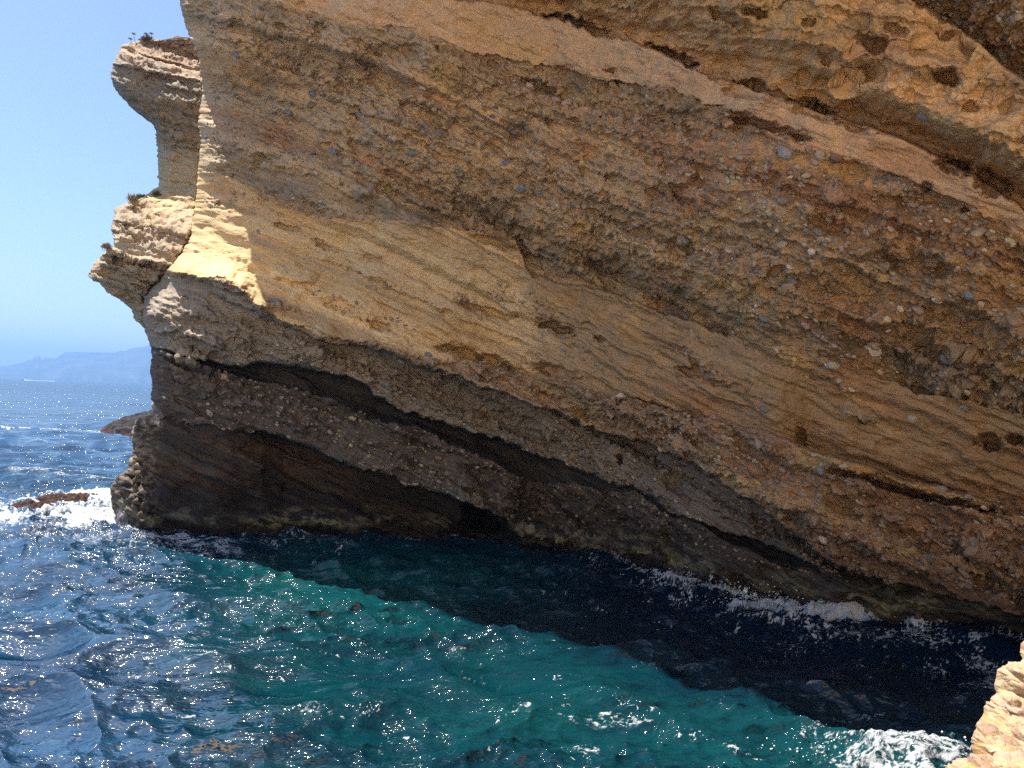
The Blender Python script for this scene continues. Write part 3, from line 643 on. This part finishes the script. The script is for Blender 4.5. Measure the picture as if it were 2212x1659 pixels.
def pebbles():
    P, N, kc, px, py = CF['P'], CF['N'], CF['kc'], CF['px'], CF['py']
    ok = np.argwhere((kc > .7) & (px > 450) & (px < 2300) & (py > -60) & (P[..., 2] > 1.5))
    wgt = np.exp(2.2*fbm(CF['a'][ok[:, 0], ok[:, 1]]*.12, CF['b'][ok[:, 0], ok[:, 1]]*.6, 3, 31)); wgt /= wgt.sum()
    pick = ok[rng.choice(len(ok), 8000, replace=False, p=wgt)]
    V_, F_, C_ = [], [], []; nv = 0
    base = [stone(rng, 1) for _ in range(12)]
    for (i, j) in pick:
        v, f = base[rng.integers(12)]
        s_ = .05*math.exp(rng.normal()*.42); s_ = min(s_, .2)
        sh = np.array([rng.uniform(1, 1.7), rng.uniform(.8, 1.1), .8])*s_
        M = frame(N[i, j]); a = rng.uniform(-.5, .5); R2 = np.array([[math.cos(a), math.sin(a), 0], [-math.sin(a), math.cos(a), 0], [0, 0, 1]])
        V_.append((v*sh)@R2@M + P[i, j] + N[i, j]*s_*rng.uniform(-.1, .35)); F_.append(f+nv); nv += len(v)
        c = PEB[rng.integers(len(PEB))]*rng.uniform(.7, 1.15)
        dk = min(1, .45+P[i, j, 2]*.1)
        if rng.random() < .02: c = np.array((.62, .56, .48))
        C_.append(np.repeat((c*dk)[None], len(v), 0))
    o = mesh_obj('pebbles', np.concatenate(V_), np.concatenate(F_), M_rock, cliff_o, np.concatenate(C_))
    o['kind'] = 'stuff'
    # the single cobbles that catch the eye: place in the picture, size, colour
    G, Wt, Pk, Bl = (.22, .225, .25), (.60, .55, .48), (.42, .29, .26), (.20, .23, .28)
    big = [(597, 655, .34, Bl), (581, 653, .22, Bl), (1038, 774, .33, (.13, .15, .2)), (925, 766, .25, Bl), (1340, 858, .38, Wt), (1885, 757, .42, Wt), (1988, 660, .28, Pk), (1915, 690, .22, (.62, .50, .32)), (2045, 777, .34, G), (1945, 752, .3, Pk), (1838, 842, .2, Wt),
           (1350, 330, .26, G), (1128, 406, .32, Bl), (1093, 352, .26, Bl), (947, 295, .25, Bl), (890, 330, .3, Bl), (920, 270, .24, Bl), (845, 300, .3, G), (780, 250, .24, G), (675, 205, .36, Bl), (625, 240, .3, G), (510, 118, .3, Bl), (720, 330, .3, Bl), (1006, 290, .3, Pk), (1160, 425, .28, G), (1240, 440, .3, G),
           (1265, 240, .42, (.46, .33, .25)), (1290, 246, .34, (.42, .30, .25)), (1225, 225, .34, (.44, .33, .28)), (1200, 218, .3, (.44, .33, .28)), (1145, 190, .3, (.46, .38, .33)), (1330, 258, .26, (.46, .33, .25)), (1375, 262, .22, (.46, .33, .25)), (1420, 345, .34, (.42, .27, .2)), (1995, 250, .3, G), (1697, 329, .34, (.33, .32, .36)), (1760, 350, .2, (.4, .3, .25)),
           (1220, 985, .28, (.42, .32, .24)), (1780, 1165, .3, Wt), (1975, 905, .28, (.4, .36, .28)), (2110, 1132, .16, (.75, .75, .75)), (1030, 1160-150, .14, Wt), (806, 622, .26, (.4, .32, .24)), (1540, 905, .24, Pk), (1650, 885, .22, G), (1640, 960, .3, (.38, .3, .24)), (1770, 1020, .24, G), (1860, 1090, .22, Wt), (1470, 1300-60, .12, Wt),
           (560, 500, .2, G), (455, 445, .16, G), (450, 300, .3, (.2, .18, .17)), (470, 330, .26, (.2, .18, .17)), (500, 330, .24, (.22, .19, .17)), (1710, 610, .22, G), (1810, 470, .22, (.44, .33, .25)), (1590, 560, .22, G), (1480, 520, .24, G), (1370, 470, .24, (.4, .33, .25)), (1650, 690, .3, G), (1740, 700, .24, Pk), (2090, 640, .24, G), (2150, 820, .26, (.42, .36, .28)), (2080, 880, .26, G)]
    cid = 0
    for (x, y, s_, c) in big:
        k = np.argmin((px-x)**2+(py-y)**2); i, j = divmod(k, px.shape[1])
        v, f = stone(rng, 3); s2 = s_*.62
        v = v*(1+.06*fbm(v[:, 0]*2+cid, v[:, 1]*2+v[:, 2], 3, 5))[:, None]
        sh = np.array([1.25, .9, .8])*s2
        co = np.array(c)*1.0
        o = mesh_obj('cobble', (v*sh)@frame(N[i, j]), f, M_rock, cliff_o, np.repeat(co[None], len(v), 0)); cid += 1
        o.location = P[i, j] + N[i, j]*s2*.05
pebbles()
print('pebbles', round(time.time()-T0, 1))

# ------------------------------------------------------------------ sea
def wave_set(n, l0, l1, dirdeg, spread, slope, seed):
    r = np.random.default_rng(seed); lam = np.exp(r.uniform(math.log(l0), math.log(l1), n))
    th = np.radians(dirdeg + r.normal(size=n)*spread); k = 2*math.pi/lam
    return k*np.cos(th), k*np.sin(th), slope/k*np.sqrt(2./n), r.uniform(0, 6.28, n), lam
WSETS = [wave_set(9, 5, 16, -105, 22, .12, 1), wave_set(24, 1.6, 5, -100, 30, .28, 2), wave_set(34, .35, 1.4, -95, 45, .28, 3)]
def waves(X, Y, cell):
    Z = np.zeros_like(X); HX = np.zeros_like(X); HY = np.zeros_like(X)
    gx = X+.8*gn(X*.12, Y*.12, 3); gy = Y+.8*gn(X*.12+8, Y*.12, 4)
    gust = .35+1.25*ss(-.42, .38, fbm(X*.09, Y*.16, 3, 9))
    global GUST
    GUST = gust
    for w in WSETS:
        for kx, ky, A, ph, lam in zip(*w):
            att = ss(2.2, 4.5, lam/cell)*A
            if lam < 1.5: att = att*gust
            p = kx*gx+ky*gy+ph; k = math.hypot(kx, ky)
            Z += att*np.cos(p); HX -= att*.8*kx/k*np.sin(p); HY -= att*.8*ky/k*np.sin(p)
    return Z, HX, HY
def seg_dist(X, Y, line):
    d = np.full(X.shape, 1e9)
    for (a, b) in zip(line[:-1], line[1:]):
        ab = b-a; t = np.clip(((X-a[0])*ab[0]+(Y-a[1])*ab[1])/(ab@ab), 0, 1)
        d = np.minimum(d, np.hypot(X-a[0]-t*ab[0], Y-a[1]-t*ab[1]))
    return d
def sea_mesh():
    te = np.concatenate([np.linspace(2.2, .62, 60, endpoint=False), np.arange(.62, .03, -.00086), np.geomspace(.03, .00064, 60)])
    dep = CAM[2]/te
    ax = np.concatenate([np.linspace(-1.9, -.76, 60, endpoint=False), np.linspace(-.76, .76, 1250), np.linspace(.76, 1.9, 61)[1:]])
    X = dep[:, None]*ax[None]; Y = np.broadcast_to(dep[:, None], X.shape).copy()
    cell = np.gradient(dep)[:, None]+0*X; cell = np.maximum(np.abs(cell)*.55, dep[:, None]*.0012)
    Z, HX, HY = waves(X, Y, cell)
    near = Y < 130
    wl = sea(WL[0][2:], WL[1][2:])[:, :2]
    d = np.full(X.shape, 99.); d[near] = seg_dist(X[near], Y[near], wl)
    # lace foam near rock, drifting streaks
    def fb(sx, sy, s, o=4):
        r = np.zeros_like(X); r[near] = fbm(X[near]*sx, Y[near]*sy, o, s); return r
    n1 = fb(.5, .8, 61, 5); n2 = fb(1.6, 2.8, 62, 4); n0 = fb(.12, .2, 63, 3)
    wx = X+1.2*n1; wy = Y+1.0*n2
    ridge = np.zeros_like(X)
    f1, f2, _ = worley(wx[near]/.85, wy[near]/.6, 64); ridge[near] = 1-ss(.0, .30, f2-f1)
    f1, f2, _ = worley(wx[near]/.36+n1[near], wy[near]/.27, 65); ridge[near] = np.maximum(ridge[near], .9*(1-ss(.0, .30, f2-f1)))
    foam = np.zeros_like(X)
    def blob(px, py, rx, ry, a, lace=0.0, hgt=0.0):
        nonlocal foam, Z
        c = sea(np.array([px*1.]), np.array([py*1.]))[0]
        m = (abs(X-c[0]) < rx*2.2) & (abs(Y-c[1]) < ry*2.2)
        e = 1-np.hypot((X[m]-c[0])/rx, (Y[m]-c[1])/ry) + 1.1*n1[m] + .8*n2[m]
        sol = ss(-.05, .45, e)
        v = a*sol*(1-lace+lace*ridge[m]); foam[m] = np.maximum(foam[m], v)
        Z[m] += hgt*sol*(.8+.35*n2[m]+.5*n1[m])
    # surf round the reef
    blob(130, 1088, 7.5, 3.6, .8, .7, .2); blob(40, 1112, 4.2, 2.0, .75, .7, .1); blob(215, 1112, 3.8, 2.8, 1, .1, .2); blob(200, 1075, 3.2, 3.0, .9, .2, .15); blob(110, 1140, 8, 2.4, .6, .75)
    blob(245, 1130, 2.8, 2.2, 1, .1, .1); blob(190, 1165, 8, 1.9, .5, .85); blob(330, 1172, 4, 1.6, .55, .8); blob(430, 1190, 6, 1.6, .40, .7)
    blob(-60, 1120, 5, 3, .9, .3)
    blob(240, 935, 22, 2.6, .9, .25); blob(160, 932, 12, 2.2, .6, .5)
    # surge along the foot of the cliff
    blob(1650, 1312, 1.8, .6, 1, .2, .12); blob(1690, 1322, 1.9, .8, 1, .15, .22); blob(1745, 1338, 1.8, .6, 1, .3, .10); blob(1800, 1344, 1.7, .7, 1, .3, .14); blob(1850, 1348, 1.5, .6, 1, .2, .18); blob(1570, 1288, 2.2, .5, .85, .4, .06); blob(1910, 1352, 1.5, .6, .9, .3, .2); blob(1970, 1358, 1.3, .5, .9, .3, .15)
    blob(1500, 1262, 1.4, .6, .9, .3, .2); blob(1560, 1280, 1.5, .5, .9, .3, .1); blob(1620, 1295, 1.2, .5, .9, .3, .1)
    blob(1030, 1172, 2.6, 1.1, .75, .5, .15); blob(790, 1166, 2, .9, .5, .7, .1); blob(1380, 1235, 2.0, .6, .6, .6)
    foam = np.maximum(foam, .75*ss(1.3, .1, d+.5*n2)*(.25+.75*ridge))
    lace = ss(9, 1.5, d+3.5*n0)*ss(-.22, .2, n1+.25*n0)
    xr = X/np.maximum(Y, 1)
    lace *= .35+.65*ss(.06, .2, xr)+.35*ss(-.1, -.3, xr)
    foam = np.maximum(foam, .95*lace*ridge)
    # surf at the lower right and scattered crests
    blob(1900, 1640, 2.8, 1.2, .65, 1.0, .08); blob(1990, 1655, 1.6, 1.2, .9, .5, .15); blob(1840, 1600, 1.4, .5, .6, .8); blob(1960, 1620, 1.4, .8, .5, .8)
    for (x, y, a, b) in ((1310, 1565, .8, .3), (1330, 1555, .5, .3), (660, 1545, .5, .25), (430, 1440, .6, .25), (1120, 1550, .3, .2), (710, 1690, .6, .3), (300, 1200, 1., .4), (1760, 1500, .5, .2), (1850, 1535, .7, .25), (990, 1400, .4, .2), (1265, 1605, .3, .2), (620, 1250, .3, .3)):
        blob(x, y, a*1.2, b, .62, .7, .0)
    crest = ss(.62, .95, (Z-.12)/.30 + .6*n2)*near*ss(40, 60, Y)*ss(.1, .3, n0+.2)
    foam = np.maximum(foam, crest*.5)
    # white speckles of drifting foam
    spk = np.zeros_like(X); f1, f2, i_ = worley(wx[near]/.7, wy[near]/.5, 66); spk[near] = ss(.10, .0, f2-f1)*ss(.12, .34, fbm(X[near]*.8, Y[near]*1.2, 4, 67))*ss(-.15, .2, n0[near]+.05)
    foam = np.maximum(foam, spk*.85)
    Z = Z*(1-.0*foam) + foam*.05*n2
    deep = ss(22, 80, np.hypot(X+6, Y-20)+8*n0) ; deep = np.maximum(deep, ss(-.25, -.6, xr)*.7)
    P = np.stack([X+HX, Y+HY, Z], -1)
    pale = np.zeros_like(X)
    for (x, y, rx, ry, a) in ((800, 1230, 7, 4, .9), (640, 1300, 5, 4, .5), (1900, 1610, 3, 2.4, .7), (1250, 1500, 6, 4, .25), (330, 1180, 5, 1.6, .9), (1560, 1560, 4, 3, .3), (470, 1200, 6, 1.5, .7)):
        c = sea(np.array([x*1.]), np.array([y*1.]))[0]; pale = np.maximum(pale, a*np.exp(-((X-c[0])/rx)**2-((Y-c[1])/ry)**2))
    pale = pale*(1+.8*n0)
    o = mesh_obj('sea', P, quads(*X.shape, False), M_sea, None, None, dict(foam=foam, deep=deep, pale=pale, gust=np.clip(GUST-.35, 0, 1.25)/1.25, ior=1.42+.85*ss(-.20, -.46, xr+.12*n0)*ss(60, 38, Y)+.1*ss(-.3, -.5, xr)-.16*ss(80, 400, Y), cliff_shade=np.clip(.9*ss(-.15, .25, xr+.1*n0)*ss(19, 5, d+3*n0)+.6*ss(9, 1, d+2*n0)*ss(.3, -.2, xr), 0, 1), rgh=.03+.20*ss(60, 600, np.hypot(X, Y))))  # the cliff-side mask darkens the water beyond the cast shadow's edge
    tag(o, 'choppy teal and blue sea filling the cove and reaching the horizon', 'sea', None, 'structure')
    return o
def sea_mat():
    m, n, l, b = new_mat('sea_water')
    def att(nm):
        a = n.new('ShaderNodeAttribute'); a.attribute_name = nm; return a.outputs['Fac']
    def mixn(a, bcol, fac):
        x = n.new('ShaderNodeMix'); x.data_type = 'RGBA'; l.new(fac, x.inputs[0])
        if isinstance(a, tuple): x.inputs[6].default_value = (*a, 1)
        else: l.new(a, x.inputs[6])
        if isinstance(bcol, tuple): x.inputs[7].default_value = (*bcol, 1)
        else: l.new(bcol, x.inputs[7])
        return x.outputs[2]
    tc = n.new('ShaderNodeTexCoord')
    def noise(sc, det, sx=1, sy=1, rough=.6):
        mp = n.new('ShaderNodeMapping'); mp.inputs['Scale'].default_value = (sx, sy, 1); l.new(tc.outputs['Object'], mp.inputs[0])
        z = n.new('ShaderNodeTexNoise'); z.inputs['Scale'].default_value = sc; z.inputs['Detail'].default_value = det; z.inputs['Roughness'].default_value = rough
        l.new(mp.outputs[0], z.inputs['Vector']); return z.outputs[0]
    big = noise(.16, 3, 1, 1.6)
    mr = n.new('ShaderNodeMapRange'); mr.inputs[1].default_value = .35; mr.inputs[2].default_value = .65; l.new(big, mr.inputs[0])
    teal = mixn((.001, .022, .037), (.001, .040, .046), mr.outputs[0])
    st = n.new('ShaderNodeMapRange'); st.inputs[1].default_value = .42; st.inputs[2].default_value = .62; st.inputs[3].default_value = .75; l.new(noise(.9, 5, .55, 2.0, .65), st.inputs[0]); st.inputs[4].default_value = 0
    teal = mixn(teal, (.001, .013, .028), st.outputs[0])
    teal = mixn(teal, (.004, .075, .075), att('pale'))
    teal = mixn(teal, (.0012, .009, .026), att('cliff_shade'))  # cliff's shade and its soft outer fade painted into the water colour
    far = n.new('ShaderNodeMapRange'); far.inputs[1].default_value = .4; far.inputs[2].default_value = .6; l.new(noise(.12, 5, .3, 2.2, .65), far.inputs[0])
    fc = mixn((.002, .018, .055), (.010, .055, .13), far.outputs[0])
    body = mixn(teal, fc, att('deep'))
    l.new(body, b.inputs['Base Color'])
    l.new(att('ior'), b.inputs['IOR']); l.new(att('rgh'), b.inputs['Roughness'])
    n1 = noise(1.6, 3.2, .7, 1.6, .6); n2 = noise(6.5, 1.2, .8, 1.5, .5)
    b0 = n.new('ShaderNodeBump'); b0.inputs['Distance'].default_value = 1.1; b0.inputs['Strength'].default_value = 1; l.new(noise(.22, 3, .45, 1.7, .55), b0.inputs['Height'])
    b1 = n.new('ShaderNodeBump'); l.new(b0.outputs[0], b1.inputs['Normal']); b1.inputs['Distance'].default_value = .16; b1.inputs['Strength'].default_value = 1; l.new(n1, b1.inputs['Height'])
    b2 = n.new('ShaderNodeBump'); b2.inputs['Distance'].default_value = .045; l.new(att('gust'), b2.inputs['Strength']); l.new(n2, b2.inputs['Height']); l.new(b1.outputs[0], b2.inputs['Normal'])
    l.new(b2.outputs[0], b.inputs['Normal'])
    fo = n.new('ShaderNodeBsdfPrincipled'); fo.inputs['Base Color'].default_value = (.44, .47, .50, 1); fo.inputs['Roughness'].default_value = .7
    b3 = n.new('ShaderNodeBump'); b3.inputs['Distance'].default_value = .1; b3.inputs['Strength'].default_value = .8; l.new(noise(7, 6, 1, 1, .7), b3.inputs['Height']); l.new(b3.outputs[0], fo.inputs['Normal'])
    # foam broken up by fine noise
    fn = noise(5.5, 6, 1, 1.4, .7)
    ma = n.new('ShaderNodeMath'); ma.operation = 'MULTIPLY_ADD'; l.new(fn, ma.inputs[0]); ma.inputs[1].default_value = 1.9; ma.inputs[2].default_value = -.97
    su = n.new('ShaderNodeMath'); su.operation = 'ADD'; l.new(att('foam'), su.inputs[0]); l.new(ma.outputs[0], su.inputs[1])
    rg = n.new('ShaderNodeMapRange'); rg.interpolation_type = 'SMOOTHSTEP'; rg.inputs[1].default_value = .34; rg.inputs[2].default_value = .78; l.new(su.outputs[0], rg.inputs[0])
    mm = n.new('ShaderNodeMath'); mm.operation = 'MULTIPLY'; mm.use_clamp = True; l.new(rg.outputs[0], mm.inputs[0])
    gt = n.new('ShaderNodeMapRange'); gt.inputs[1].default_value = .02; gt.inputs[2].default_value = .2; l.new(att('foam'), gt.inputs[0]); l.new(gt.outputs[0], mm.inputs[1])
    ms = n.new('ShaderNodeMixShader'); l.new(mm.outputs[0], ms.inputs[0]); l.new(b.outputs[0], ms.inputs[1]); l.new(fo.outputs[0], ms.inputs[2])
    l.new(ms.outputs[0], n['Material Output'].inputs['Surface'])
    return m
M_sea = sea_mat()
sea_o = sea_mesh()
print('sea', round(time.time()-T0, 1))

# ------------------------------------------------------------------ far island
def island():
    pr = [(-420, 808), (-200, 806), (0, 791), (20, 790), (50, 783), (70, 775), (78, 769), (86, 769), (88, 776), (100, 772), (120, 774), (130, 768), (140, 761), (180, 760), (240, 762), (248, 762), (262, 757), (270, 759), (280, 753), (330, 746), (360, 742), (370, 741), (460, 741), (480, 746), (560, 758), (620, 768), (700, 790), (800, 835)]
    xs = np.array([p[0] for p in pr])*.5865+0; ysk = np.array([p[1] for p in pr], float)
    xs = np.array([p[0] for p in pr], float)
    # outline measured on an enlarged view; put back to the photograph's scale
    X = np.linspace(-420, 800, 500); Yk = np.interp(X, xs, ysk)
    X2 = X; D = 9500.
    top = pt(X2, Yk, np.full(len(X2), D)); hz = np.maximum(top[:, 2], 3)*1.0 + gn(X/9, X*0, 4)*3
    rows = []; cs = []
    for g in np.linspace(0, 1, 30):
        z = hz*(g**.8)*(1+.10*gn(X/40, X*0+g*3, 7)*(1-g)); y = D-1500*(1-g)**1.3 + 260*gn(X/34, X*0+g*1.5, 8)*(1-g) 
        x = top[:, 0]*(y/D); rows.append(np.stack([x, y, z*(y/D)**.5 if False else z], -1))
    for g in np.linspace(.1, 1, 6): rows.append(np.stack([top[:, 0]*(1+g*.1), np.full(len(X), D+900*g), hz*(1-g)], -1))
    P = np.stack(rows, 0)
    n = fbm(P[..., 0]/300, P[..., 2]/60, 4, 6)
    c = mixc((.06, .07, .06), (.11, .11, .10), ss(-.2, .4, n))
    m = rock_mat('far_land', scale=.01, bump=.2)
    o = mesh_obj('island', P, quads(*P.shape[:2], True), m, None, c)
    tag(o, 'long hazy blue island with a flat top on the horizon', 'island', None, 'structure')
island()

# ------------------------------------------------------------------ boat
def lathe_box(V, F_): return np.array(V, float), np.array(F_)
def boat():
    c = sea(np.array([48.5]), np.array([821.3]))[0]
    root = bpy.data.objects.new('motorboat', None); COL.objects.link(root)
    root.location = (c[0], c[1], .2); root.rotation_euler = (0, 0, RAD(62))
    tag(root, 'small dark motorboat speeding along far out below the island', 'boat')
    mh = plain('boat_hull', (.16, .19, .26), .4); mw = plain('boat_white', (.6, .6, .6), .4); mg = plain('boat_glass', (.05, .07, .09), .1, .5)
    st = np.linspace(0, 1, 14); prof = []
    for s_ in st:                                        # stations stern to bow
        w = 1.35*(1-s_**3.2)**.7+.02; sheer = 1.0+.55*s_**2; keel = -.35+1.0*s_**5
        x = -4+8.2*s_
        prof.append([(x, -w, sheer), (x, -w*.86, .35), (x, -w*.45, keel*.6), (x, 0, keel), (x, w*.45, keel*.6), (x, w*.86, .35), (x, w, sheer), (x, w*.5, sheer-.08), (x, 0, sheer-.05), (x, -w*.5, sheer-.08), (x, -w, sheer)])
    P = np.array(prof); hull = mesh_obj('hull', P, quads(*P.shape[:2]), mh, root)
    def bx(name, x0, x1, y0, y1, z0, z1, tp, mat, par):
        V = [(x0, y0, z0), (x1, y0, z0), (x1, y1, z0), (x0, y1, z0), (x0+tp*.3, y0+tp*.4, z1), (x1-tp, y0+tp*.4, z1), (x1-tp, y1-tp*.4, z1), (x0+tp*.3, y1-tp*.4, z1)]
        return mesh_obj(name, V, [(0, 3, 2, 1), (4, 5, 6, 7), (0, 1, 5, 4), (1, 2, 6, 5), (2, 3, 7, 6), (3, 0, 4, 7)], mat, par, smooth=False)
    cab = bx('cabin', -1.2, 2.0, -.9, .9, 1.0, 1.9, .7, mw, root); bx('windscreen', .2, 1.75, -.8, .8, 1.9, 2.5, .5, mg, cab); bx('roof', -1.3, 1.2, -.95, .95, 2.5, 2.65, .1, mw, cab)
    bx('outboard_motor', -4.5, -4.0, -.3, .3, .3, 1.6, .12, mg, root)
    # wake
    n = 60; t = np.linspace(0, 1, n); R = []
    for s_ in np.linspace(-1, 1, 15):
        w = 2.0+6*t; R.append(np.stack([-4-90*t, s_*w, .25+1.3*np.exp(-t*7)*(1-abs(s_))+.18*gn(t*30, t*0+s_*4, 4)*(1-t)-.5*t*abs(s_)], -1))
    P = np.stack(R, 0); P[..., 2] += .15
    mf = plain('wake_foam', (.78, .82, .85), .8)
    w = mesh_obj('boat_wake', P, quads(*P.shape[:2]), mf); w.location = root.location; w.rotation_euler = (0, 0, RAD(188)); tag(w, 'white foam wake trailing behind the far motorboat', 'wake', None, 'stuff')
    # bow spray
    P = np.stack([np.stack([2+3.5*np.linspace(0, 1, 20), (s_*(2.6-1.6*np.linspace(0, 1, 20))), .1+1.0*np.sin(np.linspace(0, 3.1, 20))*(1-abs(s_)*.5)], -1) for s_ in np.linspace(-1, 1, 9)], 0)
    b = mesh_obj('bow_spray', P, quads(*P.shape[:2]), mf); b.location = root.location; b.rotation_euler = (0, 0, RAD(180)); tag(b, 'white spray thrown up at the bow of the far motorboat', 'spray', None, 'stuff')
boat()

# ------------------------------------------------------------------ plants
def tube(p0, p1, r0_, r1_, n=5, seg=4, bend=(0, 0, 0)):
    p0 = np.array(p0, float); p1 = np.array(p1, float); ring = []
    for i in range(seg+1):
        g = i/seg; c = p0+(p1-p0)*g+np.array(bend)*math.sin(g*math.pi/1.0)*.5; r = r0_+(r1_-r0_)*g
        a = np.arange(n)/n*2*math.pi; ring.append(c+np.stack([np.cos(a)*r, np.sin(a)*r, a*0], -1))
    V = np.concatenate(ring); F_ = [(i*n+j, i*n+(j+1) % n, (i+1)*n+(j+1) % n, (i+1)*n+j) for i in range(seg) for j in range(n)]
    return V, np.array(F_)
def join(parts):
    V = []; F_ = []; n = 0
    for v, f in parts: V.append(v); F_.append(f+n); n += len(v)
    return np.concatenate(V), np.concatenate(F_)
M_stem = plain('dry_stem', (.22, .19, .16)); M_bush = plain('dry_bush', (.26, .17, .15)); M_leaf = plain('leaf', (.10, .13, .04)); M_straw = plain('straw', (.36, .29, .14))
def head_at(x, y):
    k = np.argmin((HF['px']-x)**2+(HF['py']-y)**2); return HF['P'].reshape(-1, 3)[k]
def umbel(x, y, hgt, spread, label):
    p = head_at(x, y+8); root = bpy.data.objects.new('umbel_plant', None); COL.objects.link(root); root.location = p-np.array([0, -.15, .1])
    tag(root, label, 'plant', 'dried umbel plants on the headland top')
    tip = np.array([spread, 0, hgt]); v, f = tube((0, 0, -.2), tip, .022, .012, 5, 5, (.1, 0, 0)); mesh_obj('stem', v, f, M_stem, root)
    ps = []
    for i in range(16):
        a = i/16*6.28; r = .05+.14*((i*7) % 5)/5; e = tip+np.array([math.cos(a)*r, math.sin(a)*r, .09-.03*r]); ps.append(tube(tip, e, .007, .005, 3, 1)); ps.append(tube(e, e+np.array([0, 0, .035]), .03, .022, 5, 1))
    v, f = join(ps); mesh_obj('flower_head', v, f, M_stem, root)
for (x, y, hg, sp, lb) in ((290, 84, .75, -.12, 'tallest thin dried umbel at the left end of the headland top'), (287, 86, .45, -.25, 'short dried umbel leaning left over the headland edge'), (300, 88, .40, .05, 'low dried umbel between the left pair and the tuft'), (306, 88, .55, .08, 'dried umbel just left of the round dry tuft'), (322, 86, .85, .05, 'dried umbel standing up out of the round dry tuft'), (316, 86, .8, -.1, 'slender dried umbel rising from the left side of the tuft')):
    umbel(x, y, hg, sp, lb)
def tuft(name, x, y, rad, n, mat, label, flat=.7, thick=.012):
    p = head_at(x, y); r_ = np.random.default_rng(int(x)); ps = []
    for i in range(n):
        d = r_.normal(size=3); d[2] = abs(d[2])*flat+.15; d /= np.linalg.norm(d); L = rad*r_.uniform(.6, 1.05)
        ps.append(tube(d*.04, d*L, thick, thick*.5, 3, 2, r_.normal(size=3)*.06))
        e = d*L
        for _ in range(2):
            q_ = e*r_.uniform(.7, 1)+r_.normal(size=3)*.02; ps.append(tube(q_, q_+r_.normal(size=3)*.07, .02, .008, 3, 1))
    v, f = join(ps); o = mesh_obj(name, v, f, mat); o.location = p; tag(o, label, 'plant')
tuft('dry_bush', 318, 91, .5, 260, M_bush, 'round purplish dry bush on the headland top')
tuft('green_shrub', 306, 428, .42, 240, M_leaf, 'small green shrub on the middle shelf of the headland')
tuft('dry_shrub', 288, 440, .38, 160, M_straw, 'pale dry shrub left of the green one on the middle shelf')
tuft('dry_shrub', 240, 548, .30, 140, M_straw, 'straw coloured shrub on the lowest shelf of the headland')
tuft('green_shrub', 335, 420, .30, 140, M_leaf, 'small olive shrub beside the pale sandstone neck')

# ------------------------------------------------------------------ water running back off the ledge
def trickles():
    px, py, P, N = CF['px'], CF['py'], CF['P'], CF['N']
    wy = ev(WL, px); up_ = wy-py
    hgt = 13+15*np.clip(.5+gn(px/15., px*0, 5), 0, 1.2)*ss(1460, 1500, px)*ss(1665, 1640, px)
    st = gn(px/1.9, py/40., 7)*.6+gn(px/5., py/60., 8)*.7
    m = (px > 1462) & (px < 1660) & (up_ > -30) & (up_ < hgt) & (st > -.15+.35*up_/np.maximum(hgt, 1)) | (px > 1345) & (px < 1380) & (up_ > -10) & (up_ < 12) & (st > .25)
    q_ = quads(*px.shape); keep = m.ravel()[q_].sum(1) >= 3; q_ = q_[keep]
    used, inv = np.unique(q_.ravel(), return_inverse=True)
    V = (P+N*(.05+.05*gn(px/3., py/7., 9))[..., None]).reshape(-1, 3)[used]
    o = mesh_obj('trickling_water', V, inv.reshape(-1, 4), plain('white_water', (.62, .68, .74), .5)); tag(o, 'white water streaming back off the algae ledge into the sea', 'water', None, 'stuff')
trickles()

# ------------------------------------------------------------------ spray thrown up where the surge meets the rock
def spray():
    v0, f0 = ico(0); Vs, Fs = [], []; k = 0; r_ = np.random.default_rng(12)
    for (x, y, n, w, hh) in ((1690, 1315, 900, 1.3, .7), (1650, 1300, 500, 1.1, .45), (1845, 1340, 600, .9, .5), (1790, 1338, 400, .9, .4), (1480, 1258, 250, .5, .4), (225, 1118, 900, 1.6, .8), (265, 1140, 400, .9, .6), (140, 1075, 500, 3.0, .5), (1945, 1640, 300, 1.5, .3)):
        c = sea(np.array([x*1.]), np.array([y*1.]))[0]
        for _ in range(n):
            p = c + np.array([r_.normal()*w, r_.normal()*.35, abs(r_.normal())*hh*r_.random()]); Vs.append(v0*(.008+.022*r_.random()**3)+p); Fs.append(f0+k); k += 12
    o = mesh_obj('sea_spray', np.concatenate(Vs), np.concatenate(Fs), plain('spray_white', (.75, .78, .8), .4)); tag(o, 'fine white spray flying where the surge breaks on the rocks', 'spray', None, 'stuff')
spray()

# ------------------------------------------------------------------ haze
def haze():
    x = 13500.; z0, z1 = -6., 520.
    V = [(-x, -2000, z0), (x, -2000, z0), (x, x, z0), (-x, x, z0), (-x, -2000, z1), (x, -2000, z1), (x, x, z1), (-x, x, z1)]
    m = bpy.data.materials.new('haze_air'); m.use_nodes = True; n = m.node_tree.nodes; n.remove(n['Principled BSDF'])
    pv = n.new('ShaderNodeVolumePrincipled'); pv.inputs['Color'].default_value = (.26, .52, 1, 1); pv.inputs['Density'].default_value = HAZE; pv.inputs['Anisotropy'].default_value = .2
    m.node_tree.links.new(pv.outputs[0], n['Material Output'].inputs['Volume'])
    o = mesh_obj('haze', V, [(0, 3, 2, 1), (4, 5, 6, 7), (0, 1, 5, 4), (1, 2, 6, 5), (2, 3, 7, 6), (3, 0, 4, 7)], m, smooth=False)
    tag(o, 'pale blue haze over the sea', 'haze', None, 'stuff')
HAZE = 1.35e-4
haze()
print('done', round(time.time()-T0, 1))
